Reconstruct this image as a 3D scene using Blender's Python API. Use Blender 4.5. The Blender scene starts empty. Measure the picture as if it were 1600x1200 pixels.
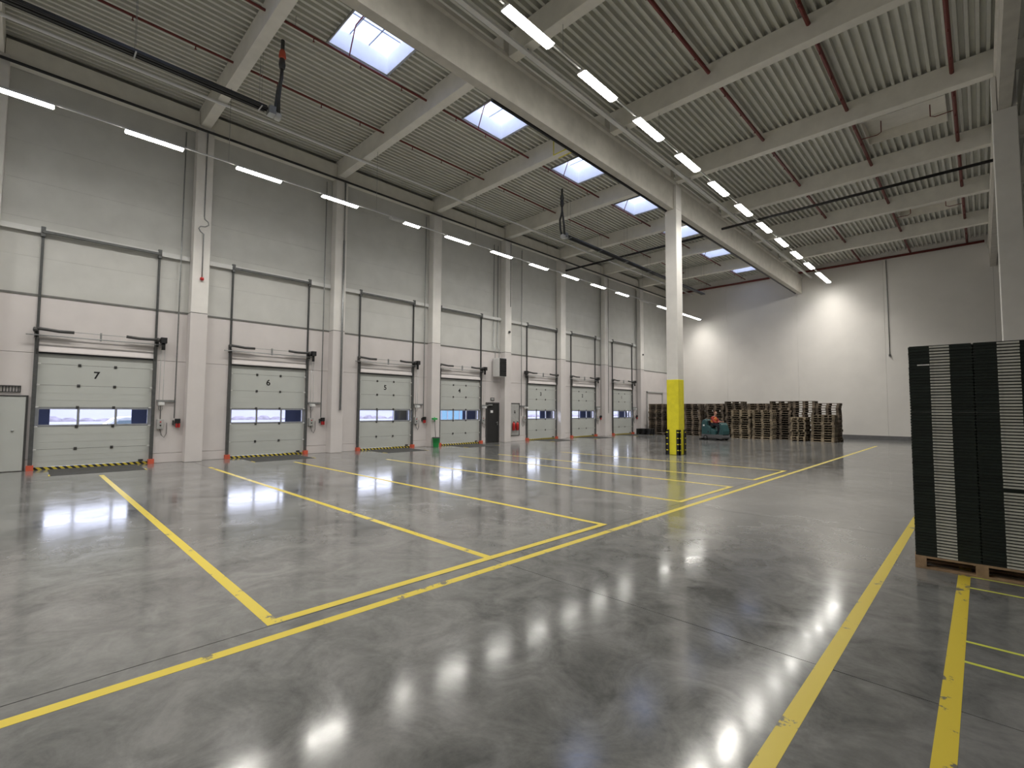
import bpy, math, random
from mathutils import Matrix, Vector
random.seed(7)
S = bpy.context.scene
C = S.collection
# ------------------------------------------------------------------ camera
YAW, PIT, ROL, FPX, CAMH = math.radians(44.417), math.radians(3.067), math.radians(.352), 749.0, 1.8
fw = Vector((-math.sin(YAW)*math.cos(PIT), math.cos(YAW)*math.cos(PIT), math.sin(PIT)))
r0 = Vector((math.cos(YAW), math.sin(YAW), 0)); u0 = r0.cross(fw)
rt = math.cos(ROL)*r0 + math.sin(ROL)*u0; up = -math.sin(ROL)*r0 + math.cos(ROL)*u0
cam = bpy.data.cameras.new('camera'); co = bpy.data.objects.new('camera', cam); C.objects.link(co)
cam.sensor_width = 36; cam.lens = FPX/1600*36; cam.clip_end = 600; cam.clip_start = .05
co.matrix_world = Matrix(((rt.x, up.x, -fw.x, 0), (rt.y, up.y, -fw.y, 0), (rt.z, up.z, -fw.z, CAMH), (0, 0, 0, 1)))
S.camera = co
# ------------------------------------------------------------------ world, exposure
w = bpy.data.worlds.new('overcast'); S.world = w; w.use_nodes = True
bg = w.node_tree.nodes['Background']; bg.inputs[0].default_value = (.80, .86, 1, 1); bg.inputs[1].default_value = 5.5
S.view_settings.view_transform = 'Standard'; S.view_settings.look = 'None'
S.view_settings.gamma = 1; S.view_settings.use_curve_mapping = False
S.view_settings.exposure = 0.2
LAMP_W, LAMP_E = 72.0, 26.0           # watts of one linear lamp, brightness of its diffuser
# ------------------------------------------------------------------ materials
def node_mat(name):
    m = bpy.data.materials.new(name); m.use_nodes = True
    return m, m.node_tree, m.node_tree.nodes['Principled BSDF']
def mat(name, col, rough=.6, metal=0, var=.06, scale=6, bump=0, rnd=0, spec=None):
    m, t, b = node_mat(name); N, L = t.nodes, t.links
    b.inputs['Roughness'].default_value = rough; b.inputs['Metallic'].default_value = metal
    if spec is not None: b.inputs['Specular IOR Level'].default_value = spec
    tc = N.new('ShaderNodeTexCoord'); nz = N.new('ShaderNodeTexNoise')
    nz.inputs['Scale'].default_value = scale; nz.inputs['Detail'].default_value = 5
    L.new(tc.outputs['Object'], nz.inputs['Vector'])
    rp = N.new('ShaderNodeValToRGB'); L.new(nz.outputs['Fac'], rp.inputs[0])
    lo = [max(0, c*(1-var*2)) for c in col]; hi = [min(1, c*(1+var*2)) for c in col]
    rp.color_ramp.elements[0].position = .25; rp.color_ramp.elements[1].position = .75
    rp.color_ramp.elements[0].color = (*lo, 1); rp.color_ramp.elements[1].color = (*hi, 1)
    out = rp.outputs[0]
    if rnd:
        oi = N.new('ShaderNodeObjectInfo'); mp = N.new('ShaderNodeMapRange')
        mp.inputs[3].default_value = 1-rnd; mp.inputs[4].default_value = 1+rnd
        L.new(oi.outputs['Random'], mp.inputs[0])
        mx = N.new('ShaderNodeVectorMath'); mx.operation = 'SCALE'
        L.new(out, mx.inputs[0]); L.new(mp.outputs[0], mx.inputs['Scale']); out = mx.outputs[0]
    L.new(out, b.inputs['Base Color'])
    if bump:
        bp = N.new('ShaderNodeBump'); bp.inputs['Strength'].default_value = bump; bp.inputs['Distance'].default_value = .01
        L.new(nz.outputs['Fac'], bp.inputs['Height']); L.new(bp.outputs[0], b.inputs['Normal'])
    return m
def emis(name, col, s):
    m, t, b = node_mat(name)
    b.inputs['Base Color'].default_value = (*col, 1); b.inputs['Emission Color'].default_value = (*col, 1)
    b.inputs['Emission Strength'].default_value = s
    return m
M = {}
M['concrete_col'] = mat('column_paint', (.79, .77, .74), .75, var=.03, scale=2)
M['concrete_low'] = mat('painted_concrete', (.715, .675, .665), .7, var=.025, scale=1.3)
M['clad'] = mat('cladding_grey', (.60, .60, .575), .55, var=.03, scale=1.5)
M['far_wall'] = mat('far_wall_paint', (.80, .775, .74), .75, var=.02, scale=.8)
M['plinth'] = mat('plinth_grey', (.16, .16, .165), .7)
M['dark_joint'] = mat('joint_dark', (.10, .10, .095), .8)
M['flash_and_gap'] = mat('flashing_and_shade_gap', (.20, .20, .19), .5, .3)  # steel of the flashing, also the painted shade at the wall head
M['beam'] = mat('precast_beam', (.85, .825, .76), .75, var=.03, scale=3)
M['deck'] = mat('roof_deck', (.70, .70, .64), .5, .0, var=.03, scale=2)
M['girder'] = mat('girder_concrete', (.60, .575, .52), .8, var=.05, scale=3)
M['roof'] = mat('daylight_block_grey', (.2, .2, .2), .9)
M['white'] = mat('white_paint', (.72, .72, .71), .5, var=.02)
M['curb'] = mat('curb_white', (.90, .90, .91), .6, var=.01)
M['galv'] = mat('galvanised_steel', (.36, .37, .37), .42, .6, var=.08, scale=12)
M['dsteel'] = mat('dark_steel', (.085, .085, .085), .45, .4)
M['track'] = mat('track_steel', (.13, .135, .135), .45, .5, var=.08, scale=10)
M['black'] = mat('black_paint', (.018, .018, .02), .5)
M['rubber'] = mat('rubber', (.02, .02, .02), .8)
M['door'] = mat('door_section_grey', (.55, .57, .545), .5, var=.015, scale=2)
M['frame'] = mat('window_frame_alu', (.42, .44, .48), .4, .5)
M['red'] = mat('pipe_red', (.17, .03, .025), .5)
M['red2'] = mat('signal_red', (.55, .03, .03), .4)
M['orange'] = mat('guard_orange', (.66, .12, .065), .5)
M['yellow'] = mat('pillar_yellow', (.86, .77, .03), .5, var=.04)
M['greyplast'] = mat('grey_plastic', (.45, .45, .44), .5)
M['wood'] = mat('pallet_wood', (.165, .13, .097), .85, var=.2, scale=7, rnd=.5)
M['wood3'] = mat('pallet_wood_light', (.26, .21, .145), .85, var=.2, scale=7, rnd=.4)
M['wood2'] = mat('fresh_pallet_wood', (.40, .27, .165), .8, var=.14, scale=14, bump=.2)
M['crate'] = mat('crate_black', (.012, .019, .016), .42, var=.1, scale=5, rnd=.25)
M['grip'] = mat('crate_grip_grey', (.62, .62, .57), .5, var=.06, scale=20, rnd=.12)
M['teal'] = mat('machine_teal', (.022, .075, .08), .4)
M['dgrey'] = mat('machine_grey', (.10, .10, .105), .6)
M['skin'] = mat('skin', (.55, .32, .24), .6)
M['vest'] = mat('vest_orange', (.75, .24, .06), .8)
M['jacket'] = mat('jacket_red', (.32, .04, .03), .85)
M['trouser'] = mat('trousers_navy', (.012, .016, .024), .9)
M['hair'] = mat('hair_brown', (.13, .05, .03), .8)
M['green'] = mat('bin_green', (.03, .42, .10), .45)
M['lever'] = mat('leveler_plate', (.075, .075, .073), .95, .0, var=.1, scale=8, spec=.08)
M['snow'] = mat('snow', (.215, .215, .245), .9, var=.05, scale=.2)
M['hedge'] = mat('winter_hedge', (.15, .135, .16), .95, var=.2, scale=2)
M['navy'] = mat('dock_curtain_navy', (.03, .04, .09), .7)
M['carwhite'] = mat('van_white', (.36, .37, .38), .35)
M['carglass'] = mat('van_glass', (.10, .14, .16), .1)
M['bluefence'] = mat('fence_blue', (.10, .21, .27), .6)
M['hill'] = mat('far_hill', (.165, .165, .20), .95, var=.1, scale=.05)
M['diff'] = emis('lamp_diffuser', (1, .97, .90), LAMP_E)
M['diffoff'] = mat('lamp_diffuser_off', (.62, .62, .60), .4)
M['whitesign'] = mat('sign_white', (.8, .8, .8), .5)
def m_glass(name, tint, gloss):
    m, t, b = node_mat(name); N, L = t.nodes, t.links
    tr = N.new('ShaderNodeBsdfTransparent'); tr.inputs[0].default_value = (*tint, 1)
    gl = N.new('ShaderNodeBsdfGlossy'); gl.inputs['Roughness'].default_value = .05
    mx = N.new('ShaderNodeMixShader'); mx.inputs[0].default_value = gloss
    L.new(tr.outputs[0], mx.inputs[1]); L.new(gl.outputs[0], mx.inputs[2])
    L.new(mx.outputs[0], N['Material Output'].inputs[0]); N.remove(b)
    return m
M['pane'] = m_glass('door_pane', (.93, .93, .98), .05)
M['skypane'] = m_glass('skylight_pane', (.58, .61, .70), .04)
def m_floor():
    m, t, b = node_mat('polished_concrete'); N, L = t.nodes, t.links
    tc = N.new('ShaderNodeNewGeometry')
    def noise(s, d, rough=.6, dist=0):
        n = N.new('ShaderNodeTexNoise'); n.inputs['Scale'].default_value = s; n.inputs['Detail'].default_value = d
        n.inputs['Roughness'].default_value = rough; n.inputs['Distortion'].default_value = dist
        L.new(tc.outputs['Position'], n.inputs['Vector']); return n
    big, mid, fine = noise(.35, 4, .6, .6), noise(1.9, 9, .68, 1.0), noise(14, 6, .7)
    def mul(n, k):
        a = N.new('ShaderNodeMath'); a.operation = 'MULTIPLY'; a.inputs[1].default_value = k
        L.new(n.outputs['Fac'], a.inputs[0]); return a
    s1 = N.new('ShaderNodeMath'); s1.operation = 'ADD'; L.new(mul(big, .40).outputs[0], s1.inputs[0]); L.new(mul(mid, .45).outputs[0], s1.inputs[1])
    s2 = N.new('ShaderNodeMath'); s2.operation = 'ADD'; L.new(s1.outputs[0], s2.inputs[0]); L.new(mul(fine, .15).outputs[0], s2.inputs[1])
    rp = N.new('ShaderNodeValToRGB'); L.new(s2.outputs[0], rp.inputs[0])
    rp.color_ramp.elements[0].position = .40; rp.color_ramp.elements[0].color = (.096, .098, .097, 1)
    rp.color_ramp.elements[1].position = .61; rp.color_ramp.elements[1].color = (.228, .228, .224, 1)
    L.new(rp.outputs[0], b.inputs['Base Color'])
    mp = N.new('ShaderNodeMapRange'); mp.inputs[1].default_value = .35; mp.inputs[2].default_value = .65
    mp.inputs[3].default_value = .095; mp.inputs[4].default_value = .17
    L.new(mid.outputs['Fac'], mp.inputs[0]); L.new(mp.outputs[0], b.inputs['Roughness'])
    b.inputs['IOR'].default_value = 1.75
    bp = N.new('ShaderNodeBump'); bp.inputs['Strength'].default_value = .05; bp.inputs['Distance'].default_value = .004
    L.new(mid.outputs['Fac'], bp.inputs['Height']); L.new(bp.outputs[0], b.inputs['Normal'])
    return m
M['floor'] = m_floor()
def m_line(name, col, thr):
    m, t, b = node_mat(name); N, L = t.nodes, t.links
    g = N.new('ShaderNodeNewGeometry'); n = N.new('ShaderNodeTexNoise'); n.inputs['Scale'].default_value = 2.6
    n.inputs['Detail'].default_value = 8; n.inputs['Roughness'].default_value = .72
    L.new(g.outputs['Position'], n.inputs['Vector'])
    rp = N.new('ShaderNodeValToRGB'); rp.color_ramp.elements[0].position = thr; rp.color_ramp.elements[1].position = thr+.02
    L.new(n.outputs['Fac'], rp.inputs[0])
    mx = N.new('ShaderNodeMix'); mx.data_type = 'RGBA'
    L.new(rp.outputs[0], mx.inputs['Factor']); mx.inputs['A'].default_value = (.15, .145, .12, 1); mx.inputs['B'].default_value = (*col, 1)
    L.new(mx.outputs['Result'], b.inputs['Base Color']); b.inputs['Roughness'].default_value = .33
    return m
M['line'] = m_line('line_yellow', (.66, .52, .055), .385)
M['line2'] = m_line('line_lime', (.62, .66, .10), .30)
def m_stripe():
    m, t, b = node_mat('hazard_stripe'); N, L = t.nodes, t.links
    g = N.new('ShaderNodeNewGeometry'); sp = N.new('ShaderNodeSeparateXYZ'); L.new(g.outputs['Position'], sp.inputs[0])
    a = N.new('ShaderNodeMath'); a.operation = 'ADD'; L.new(sp.outputs['Y'], a.inputs[0]); L.new(sp.outputs['Z'], a.inputs[1])
    k = N.new('ShaderNodeMath'); k.operation = 'MULTIPLY'; k.inputs[1].default_value = 6.2; L.new(a.outputs[0], k.inputs[0])
    f = N.new('ShaderNodeMath'); f.operation = 'FRACT'; L.new(k.outputs[0], f.inputs[0])
    c = N.new('ShaderNodeMath'); c.operation = 'GREATER_THAN'; c.inputs[1].default_value = .5; L.new(f.outputs[0], c.inputs[0])
    mx = N.new('ShaderNodeMix'); mx.data_type = 'RGBA'; L.new(c.outputs[0], mx.inputs['Factor'])
    mx.inputs['A'].default_value = (.02, .02, .02, 1); mx.inputs['B'].default_value = (.62, .50, .05, 1)
    L.new(mx.outputs['Result'], b.inputs['Base Color']); b.inputs['Roughness'].default_value = .6
    return m
M['stripe'] = m_stripe()
# ------------------------------------------------------------------ mesh helpers
class MB:
    def __init__(s): s.v, s.f, s.sm = [], [], []
    def add(s, vs, fs, smooth=False):
        o = len(s.v); s.v += [tuple(p) for p in vs]
        s.f += [tuple(i+o for i in f) for f in fs]; s.sm += [smooth]*len(fs); return s
    def box(s, x0, x1, y0, y1, z0, z1):
        return s.add([(x0,y0,z0),(x1,y0,z0),(x1,y1,z0),(x0,y1,z0),(x0,y0,z1),(x1,y0,z1),(x1,y1,z1),(x0,y1,z1)],
            [(0,3,2,1),(4,5,6,7),(0,1,5,4),(1,2,6,5),(2,3,7,6),(3,0,4,7)])
    def tube(s, pts, r, n=8):
        P = [Vector(p) for p in pts]; rs = r if isinstance(r, (list, tuple)) else [r]*len(P)
        vs, fs = [], []; prev = None
        for i, p in enumerate(P):
            d = (P[min(i+1, len(P)-1)]-P[max(i-1, 0)]).normalized()
            if prev is None:
                a = Vector((0, 0, 1)) if abs(d.z) < .9 else Vector((1, 0, 0)); a = (a-d*a.dot(d)).normalized()
            else: a = (prev-d*prev.dot(d)).normalized()
            prev = a; b = d.cross(a)
            for k in range(n):
                t = 2*math.pi*k/n; vs.append(p+(a*math.cos(t)+b*math.sin(t))*rs[i])
        for i in range(len(P)-1):
            for k in range(n):
                k2 = (k+1) % n; fs.append((i*n+k, i*n+k2, (i+1)*n+k2, (i+1)*n+k))
        s.add(vs, fs, True); o = len(s.v)-len(vs)
        s.f += [tuple(o+k for k in reversed(range(n))), tuple(o+(len(P)-1)*n+k for k in range(n))]; s.sm += [False, False]
        return s
    def lathe(s, prof, c=(0,0,0), n=20, axis='z'):
        vs, fs = [], []
        for (r, z) in prof:
            for k in range(n):
                t = 2*math.pi*k/n; x, y = r*math.cos(t), r*math.sin(t)
                p = (x, y, z) if axis == 'z' else ((x, z, y) if axis == 'y' else (z, x, y))
                vs.append((p[0]+c[0], p[1]+c[1], p[2]+c[2]))
        for i in range(len(prof)-1):
            for k in range(n):
                k2 = (k+1) % n; fs.append((i*n+k, i*n+k2, (i+1)*n+k2, (i+1)*n+k))
        s.add(vs, fs, True); o = len(s.v)-len(vs)
        s.f += [tuple(o+k for k in reversed(range(n))), tuple(o+(len(prof)-1)*n+k for k in range(n))]; s.sm += [False, False]
        return s
    def prism(s, poly, a0, a1, axis='y'):
        n = len(poly)
        def P(u, v, a): return (u, a, v) if axis == 'y' else ((a, u, v) if axis == 'x' else (u, v, a))
        vs = [P(u, v, a0) for u, v in poly]+[P(u, v, a1) for u, v in poly]
        return s.add(vs, [tuple(range(n)), tuple(range(2*n-1, n-1, -1))]+[(i, i+n, (i+1) % n+n, (i+1) % n) for i in range(n)])
    def mesh(s, name, m, o=(0,0,0)):
        me = bpy.data.meshes.new(name)
        me.from_pydata([(p[0]-o[0], p[1]-o[1], p[2]-o[2]) for p in s.v], [], s.f)
        me.materials.append(m); me.polygons.foreach_set('use_smooth', s.sm); me.update()
        return me
ORG = {}
def tag(o, label=None, cat=None, group=None, kind=None):
    if label: o['label'] = label
    if cat: o['category'] = cat
    if group: o['group'] = group
    if kind: o['kind'] = kind
    return o
def thing(name, label, cat, loc=(0,0,0), group=None, kind=None, rz=0):
    o = bpy.data.objects.new(name, None); C.objects.link(o); o.location = loc; o.rotation_euler = (0, 0, rz)
    o.empty_display_size = .2; ORG[o.name] = tuple(loc) if rz == 0 else (0, 0, 0)
    return tag(o, label, cat, group, kind)
def part(name, mb, m, parent, bevel=0):
    """a mesh under a thing or part; mb is in world metres (local if the thing is turned)"""
    og = ORG[parent.name]
    me = mb.mesh(name, M[m], og)
    o = bpy.data.objects.new(name, me); C.objects.link(o); o.parent = parent; ORG[o.name] = og
    if bevel: bv(o, bevel)
    return o
def bv(o, wdt):
    b = o.modifiers.new('bevel', 'BEVEL'); b.width = wdt; b.segments = 2; b.limit_method = 'ANGLE'
def share(name, me, parent, loc):
    og = ORG[parent.name]
    o = bpy.data.objects.new(name, me); C.objects.link(o); o.parent = parent
    o.location = (loc[0]-og[0], loc[1]-og[1], loc[2]-og[2]); return o
def solo(name, mb, m, label, cat, loc, group=None, kind=None, bevel=0):
    o = bpy.data.objects.new(name, mb.mesh(name, M[m], loc)); C.objects.link(o); o.location = loc; ORG[o.name] = tuple(loc)
    if bevel: bv(o, bevel)
    return tag(o, label, cat, group, kind)
def dup(o, parent=None):
    c = o.copy(); C.objects.link(c); c.parent = parent
    for ch in list(o.children): dup(ch, c)
    return c
def text(name, body, size, m, parent, M4):
    cu = bpy.data.curves.new('t', 'FONT'); cu.body = body; cu.size = size; cu.align_x = 'CENTER'; cu.align_y = 'CENTER'; cu.extrude = .002; cu.offset = .006
    t = bpy.data.objects.new('t', cu); C.objects.link(t); bpy.context.view_layer.update()
    me = bpy.data.meshes.new_from_object(t.evaluated_get(bpy.context.evaluated_depsgraph_get()))
    bpy.data.objects.remove(t); me.transform(M4); me.materials.clear(); me.materials.append(M[m])
    og = ORG[parent.name]; me.transform(Matrix.Translation((-og[0], -og[1], -og[2])))
    o = bpy.data.objects.new(name, me); C.objects.link(o); o.parent = parent; ORG[o.name] = og
    return o
# ------------------------------------------------------------------ layout numbers
W = -19.24                     # inner face of the dock wall
FY = 38.7                      # inner face of the far wall
BAY, K0 = 4.95, 4.05
yk = lambda k: K0+BAY*k        # column lines
XM, XR = -9.05, .72            # pillar lines
XE, YB = 20.6, -20.7           # right and rear walls, out of view
DOORS = {7: .17, 6: 5.10, 5: 10.08, 4: 14.40, 3: 20.80, 2: 25.08, 1: 30.02}
NUM = {1: 'one', 2: 'two', 3: 'three', 4: 'four', 5: 'five', 6: 'six', 7: 'seven'}
BETW = {-1: 'dock door 7 and the rear of the hall', 0: 'dock doors 7 and 6', 1: 'dock doors 6 and 5', 2: 'dock doors 5 and 4', 3: 'dock doors 4 and 3',
        4: 'dock doors 3 and 2', 5: 'dock doors 2 and 1', 6: 'dock door 1 and the far corner'}
# ------------------------------------------------------------------ floor
fl = thing('floor', 'polished grey concrete hall floor with yellow lane markings', 'floor', (0, 0, 0), kind='structure')
part('floor_base', MB().box(W-.3, XE, YB, FY+.2, -.3, -.02), 'dark_joint', fl)
xs = [W-.3, -14.14, XM, -4.27, .73, 5.7, 10.6, 15.6, XE]
ys = [YB]+[yk(k)-.01 for k in range(-4, 7)]+[FY+.2]
for i in range(len(xs)-1):
    for j in range(len(ys)-1):
        g = .004
        part('floor_slab', MB().box(xs[i]+g, xs[i+1]-g, ys[j]+g, ys[j+1]-g, -.05, 0), 'floor', fl)
def line(x0, x1, y0, y1, m='line'):
    part('floor_line', MB().box(x0, x1, y0, y1, -.001, .0012), m, fl)
line(-4.085, -3.985, -6, 31.6)
for a, b in ((1.5, 6.55), (9.17, 11.93), (13.48, 16.3)): line(-4.385, -4.285, a, b)
for y, x0, x1 in ((1.55, -16.75, -4.385), (4.06, -16.8, -4.385), (6.5, -16.6, -4.385), (9.22, -15.3, -4.385), (11.88, -14.5, -4.385), (13.53, -14, -4.385), (16.25, -13, -4.385)):
    line(x0, x1, y-.05, y+.05)
line(-.905, -.805, -6, 30)
line(-.25, -.15, -6, 7.9)
for y in (7.36, 6.9, 5.28, 4.85): line(-.15, 1.6, y-.018, y+.018, 'line2')
# ------------------------------------------------------------------ dock wall
wl = thing('wall_left', 'dock wall of white concrete panels with grey cladding above', 'wall', (W, 0, 0), kind='structure')
core = MB()
def rect(y0, y1, z0, z1, name, m, xf=W, t=.2):
    core.box(W-.32, W-.2, y0, y1, z0, z1)
    g = .0055 if m != 'clad' else .0015
    part(name, MB().box(xf-t, xf, y0+g, y1-g, z0+g, z1-g), m, wl)
ZB = 5.0
for k in range(-5, 7):
    ya, yb = yk(k), yk(k+1)
    if k == 6: yb = FY
    if k == -5: ya = YB
    d = [n for n, y in DOORS.items() if ya < y < yb]
    if d:
        da, db = DOORS[d[0]]+.10, DOORS[d[0]]+2.75
        for a, b in ((ya, da), (db, yb)):
            rect(a, b, 0, .31, 'plinth_panel', 'concrete_low', W+.012, .212); rect(a, b, .31, 3.34, 'concrete_panel', 'concrete_low')
        rect(ya, yb, 3.34, ZB, 'concrete_panel', 'concrete_low')
    else:
        rect(ya, yb, 0, .31, 'plinth_panel', 'concrete_low', W+.012, .212); rect(ya, yb, .31, 3.34, 'concrete_panel', 'concrete_low'); rect(ya, yb, 3.34, ZB, 'concrete_panel', 'concrete_low')
    for j in range(7):
        rect(ya, yb, ZB+j*1.09, ZB+(j+1)*1.09, 'cladding_panel', 'clad', W-.015, .185)
    eb = MB().box(W+.002, W+.26, ya+.16, yb-(.16 if k < 6 else .02), 11.38, 12.03)
    solo('edge_beam', eb, 'beam', 'concrete edge beam along the top of the dock wall between roof beams', 'beam', (W+.13, (ya+yb)/2, 11.38), 'edge beams', 'structure', .01)
    part('shadow_gap_strip', MB().box(W-.02, W+.03, ya, yb, 12.06, 12.16), 'flash_and_gap', wl)  # dark strip standing in for the shadow gap above the edge beam
    part('flashing', MB().box(W-.02, W+.02, ya, yb, ZB-.03, ZB+.025), 'flash_and_gap', wl)
    if k >= -2 and k < 6:
        part('wall_girt', MB().box(W-.015, W+.10, ya+.25, yb-.25, 6.82, 6.93).box(W+.08, W+.10, ya+.25, yb-.25, 6.78, 6.82), 'white', wl)
part('wall_core', core, 'dark_joint', wl)
# far wall, right wall, rear wall
wf = thing('wall_far', 'tall plain white end wall behind the pallet stacks', 'wall', (0, FY, 0), kind='structure')
part('wall_core', MB().box(W-.3, XE+.3, FY+.15, FY+.3, -.3, 12.7), 'dark_joint', wf)
fx = [W-.3, -14.2, -9.28, -4.3, .72, 5.7, 10.7, 15.7, XE+.3]
for a, b in zip(fx, fx[1:]):
    part('wall_panel', MB().box(a+.004, b-.004, FY, FY+.16, 0, 12.65), 'far_wall', wf)
for a, b in zip(fx, fx[1:]):
    part('baseboard', MB().box(max(a, W), b, FY-.03, FY+.01, 0, .27), 'plinth', wf)
wr = thing('wall_right', 'plain grey side wall beyond the second row of pillars', 'wall', (XE, 0, 0), kind='structure')
wb = thing('wall_rear', 'plain grey rear wall of the hall', 'wall', (0, YB, 0), kind='structure')
for k in range(-5, 7):
    part('wall_panel', MB().box(XE, XE+.3, (yk(k) if k > -5 else YB)+.004, (yk(k+1) if k < 6 else FY)-.004, 0, 12.65), 'clad', wr)
for a, b in zip(fx, fx[1:]):
    part('wall_panel', MB().box(a+.004, b-.004, YB-.3, YB, 0, 12.65), 'clad', wb)
# ------------------------------------------------------------------ wall columns
for k in range(-4, 7):
    y1 = K0+.27+BAY*k; y0 = y1-.5
    c = thing('concrete_column', 'white concrete wall column between %s' % BETW.get(k, 'the rear docks'), 'column', (W+.2, (y0+y1)/2, 0), 'wall columns', 'structure')
    part('lower_shaft', MB().box(W+.001, W+.40, y0, y1, 0, ZB-.008), 'concrete_low', c, .015)
    part('upper_shaft', MB().box(W+.001, W+.395, y0+.003, y1-.003, ZB+.008, 11.5), 'concrete_col', c, .015)
    part('joint', MB().box(W+.01, W+.39, y0+.008, y1-.008, ZB-.01, ZB+.01), 'dark_joint', c)
    X = W+.415
    if k == 0:
        ym = y0+.28
        pts = [(X, ym, 11.3), (X, ym, 8.35), (X, ym+.02, 8.25), (X, ym+.12, 8.18), (X, ym+.14, 8.08), (X, ym+.04, 8.0), (X, ym-.10, 7.98), (X, ym-.15, 7.9), (X, ym-.10, 7.8), (X, ym, 7.74), (X, ym, 6.25)]
        part('conduit', MB().tube(pts, .018, 6), 'galv', c)
        part('sensor', MB().lathe([(.05, 0), (.06, .04), (.05, .09)], (X+.02, ym, 6.13), 10), 'red2', c)
    if k == 1:
        part('downpipe', MB().tube([(X+.02, y0+.36, 8.8), (X+.02, y0+.36, 1.75)], .045, 8).tube([(X+.02, y0+.36, 11.3), (X+.02, y0+.36, 8.8)], .03, 8), 'galv', c)
    if k in (3, 5):
        part('conduit', MB().tube([(X, y0+.40, 11.2), (X, y0+.40, 1.6 if k == 5 else 7.6)], .02, 6), 'galv', c)
    if k in (3, 6):
        part('sensor', MB().lathe([(.05, 0), (.07, .05), (.05, .11)], (X+.02, y0+.3, 6.1), 10), 'dsteel', c)
# ------------------------------------------------------------------ pillars, girders
def pillar(x, y, label, marked):
    p = thing('concrete_pillar', label, 'pillar', (x, y, 0), 'pillars', 'structure')
    h = .25
    part('shaft', MB().box(x-h, x+h, y-h, y+h, 0, 10.2), 'concrete_col', p, .02)
    for s in (-1, 1):
        part('fork_cheek', MB().box(x+s*.145, x+s*.25, y-h, y+h, 10.2, 11.2), 'concrete_col', p, .01)
    if marked:
        e = .006
        for nm, z0, z1 in (('yellow_band', 0, 3.08),):
            part(nm, MB().box(x-h-e, x+h+e, y-h-e, y+h+e, z0, z1), 'yellow', p, .02)
        for sx in (-1, 1):
            for sy in (-1, 1):
                a, b = x+sx*(h+.05), y+sy*(h+.05)
                gx, gy = sorted((a, x+sx*(h-.09))), sorted((b, y+sy*(h-.09)))
                m = MB().box(*sorted((a, x+sx*(h+.005))), gy[0], gy[1], 0, 1.02).box(gx[0], gx[1], *sorted((b, y+sy*(h+.005))), 0, 1.02)
                gd = part('corner_guard', m, 'rubber', p)
                for z in (.18, .42, .66, .90):
                    q = MB().box(*sorted((a+sx*.004, a-sx*.001)), gy[0]+.03, gy[1]-.03, z, z+.035).box(gx[0]+.03, gx[1]-.03, *sorted((b+sy*.004, b-sy*.001)), z, z+.035)
                    part('reflector', q, 'yellow', gd)
    return p
pillar(XM, yk(3), 'square concrete pillar with yellow painted base standing among the floor bays', True)
pillar(XR, yk(3), 'pale concrete pillar rising behind the stack of black crates', False)
for x in (XM, XR):
    for k in (-1, -5):
        pillar(x, yk(k), 'pale concrete pillar behind the viewpoint', False)
for x, nm in ((XM, 'beside the skylights'), (XR, 'above the stack of black crates')):
    for a, b, wh in ((YB, yk(-1), 'rear span'), (yk(-1), yk(3), 'near span'), (yk(3), FY, 'far span')):
        hw = .13
        prof = [(x-hw, 10.2), (x+hw, 10.2), (x+hw, 11.28), (x+hw+.05, 11.34), (x+hw+.05, 11.46), (x-hw-.05, 11.46), (x-hw-.05, 11.34), (x-hw, 11.28)]
        solo('roof_girder', MB().prism(prof, a+.01, b-.01), 'girder', 'long concrete girder %s, %s' % (nm, wh), 'girder', (x, (a+b)/2, 10.2), 'roof girders', 'structure')
# ------------------------------------------------------------------ roof beams
def beam(k, x0, x1, zb, where):
    y = yk(k)
    o = solo('roof_beam', MB().box(x0, x1, y-.15, y+.15, zb, zb+.70), 'beam',
        'concrete roof beam %s on the column line between %s' % (where, BETW.get(k, 'the rear docks')), 'beam', ((x0+x1)/2, y, zb), 'roof beams', 'structure', .012)
    return o
ZL, ZR = 11.50, 11.37
for k in range(-4, 7):
    bo = beam(k, W+.02, XM-.02, ZL, 'over the docks')
    if k == 2:
        m = MB()
        for z in (ZL-.004, ZL+.66): m.box(-11.35, -10.05, yk(k)-.156, yk(k)-.15, z, z+.04)
        m.box(-11.39, -11.35, yk(k)-.156, yk(k)-.15, ZL, ZL+.70); m.box(-11.35, -10.05, yk(k)+.10, yk(k)+.15, ZL-.006, ZL)
        part('yellow_edging', m, 'yellow', bo)
    beam(k, XM+.18, XR-.02, ZR, 'over the drive aisle')
    beam(k, XR+.18, XE, ZR, 'beyond the second girder')
# ------------------------------------------------------------------ deck, skylights
ce = thing('ceiling', 'corrugated steel roof deck in pale grey green', 'ceiling', (0, 0, 12), kind='structure')
PT = .2125
def deck(x0, x1, y0, y1, z):
    pr = [(0, 0), (.075, 0), (.092, .14), (.195, .14), (PT, 0)]
    us = []
    n0 = math.floor(x0/PT)
    n = n0
    while n*PT < x1:
        for u, h in pr[:4]:
            us.append((n*PT+u, h))
        n += 1
    us.append((n*PT, 0))
    def h_at(x):
        for a, b in zip(us, us[1:]):
            if a[0] <= x <= b[0]: return a[1]+(b[1]-a[1])*(x-a[0])/(b[0]-a[0]+1e-9)
        return 0
    P = [(x0, h_at(x0))]+[u for u in us if x0 < u[0] < x1]+[(x1, h_at(x1))]
    vs = [(u, y0, z+h) for u, h in P]+[(u, y1, z+h) for u, h in P]; n = len(P)
    part('deck_sheet', MB().add(vs, [(i, i+n, i+n+1, i+1) for i in range(n-1)]), 'deck', ce)
ZDL, ZDR = ZL+.70, ZR+.70
SX0, SX1 = -12.88, -11.36
roof = MB()
HX0, HX1 = -2.75, -.55
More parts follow.
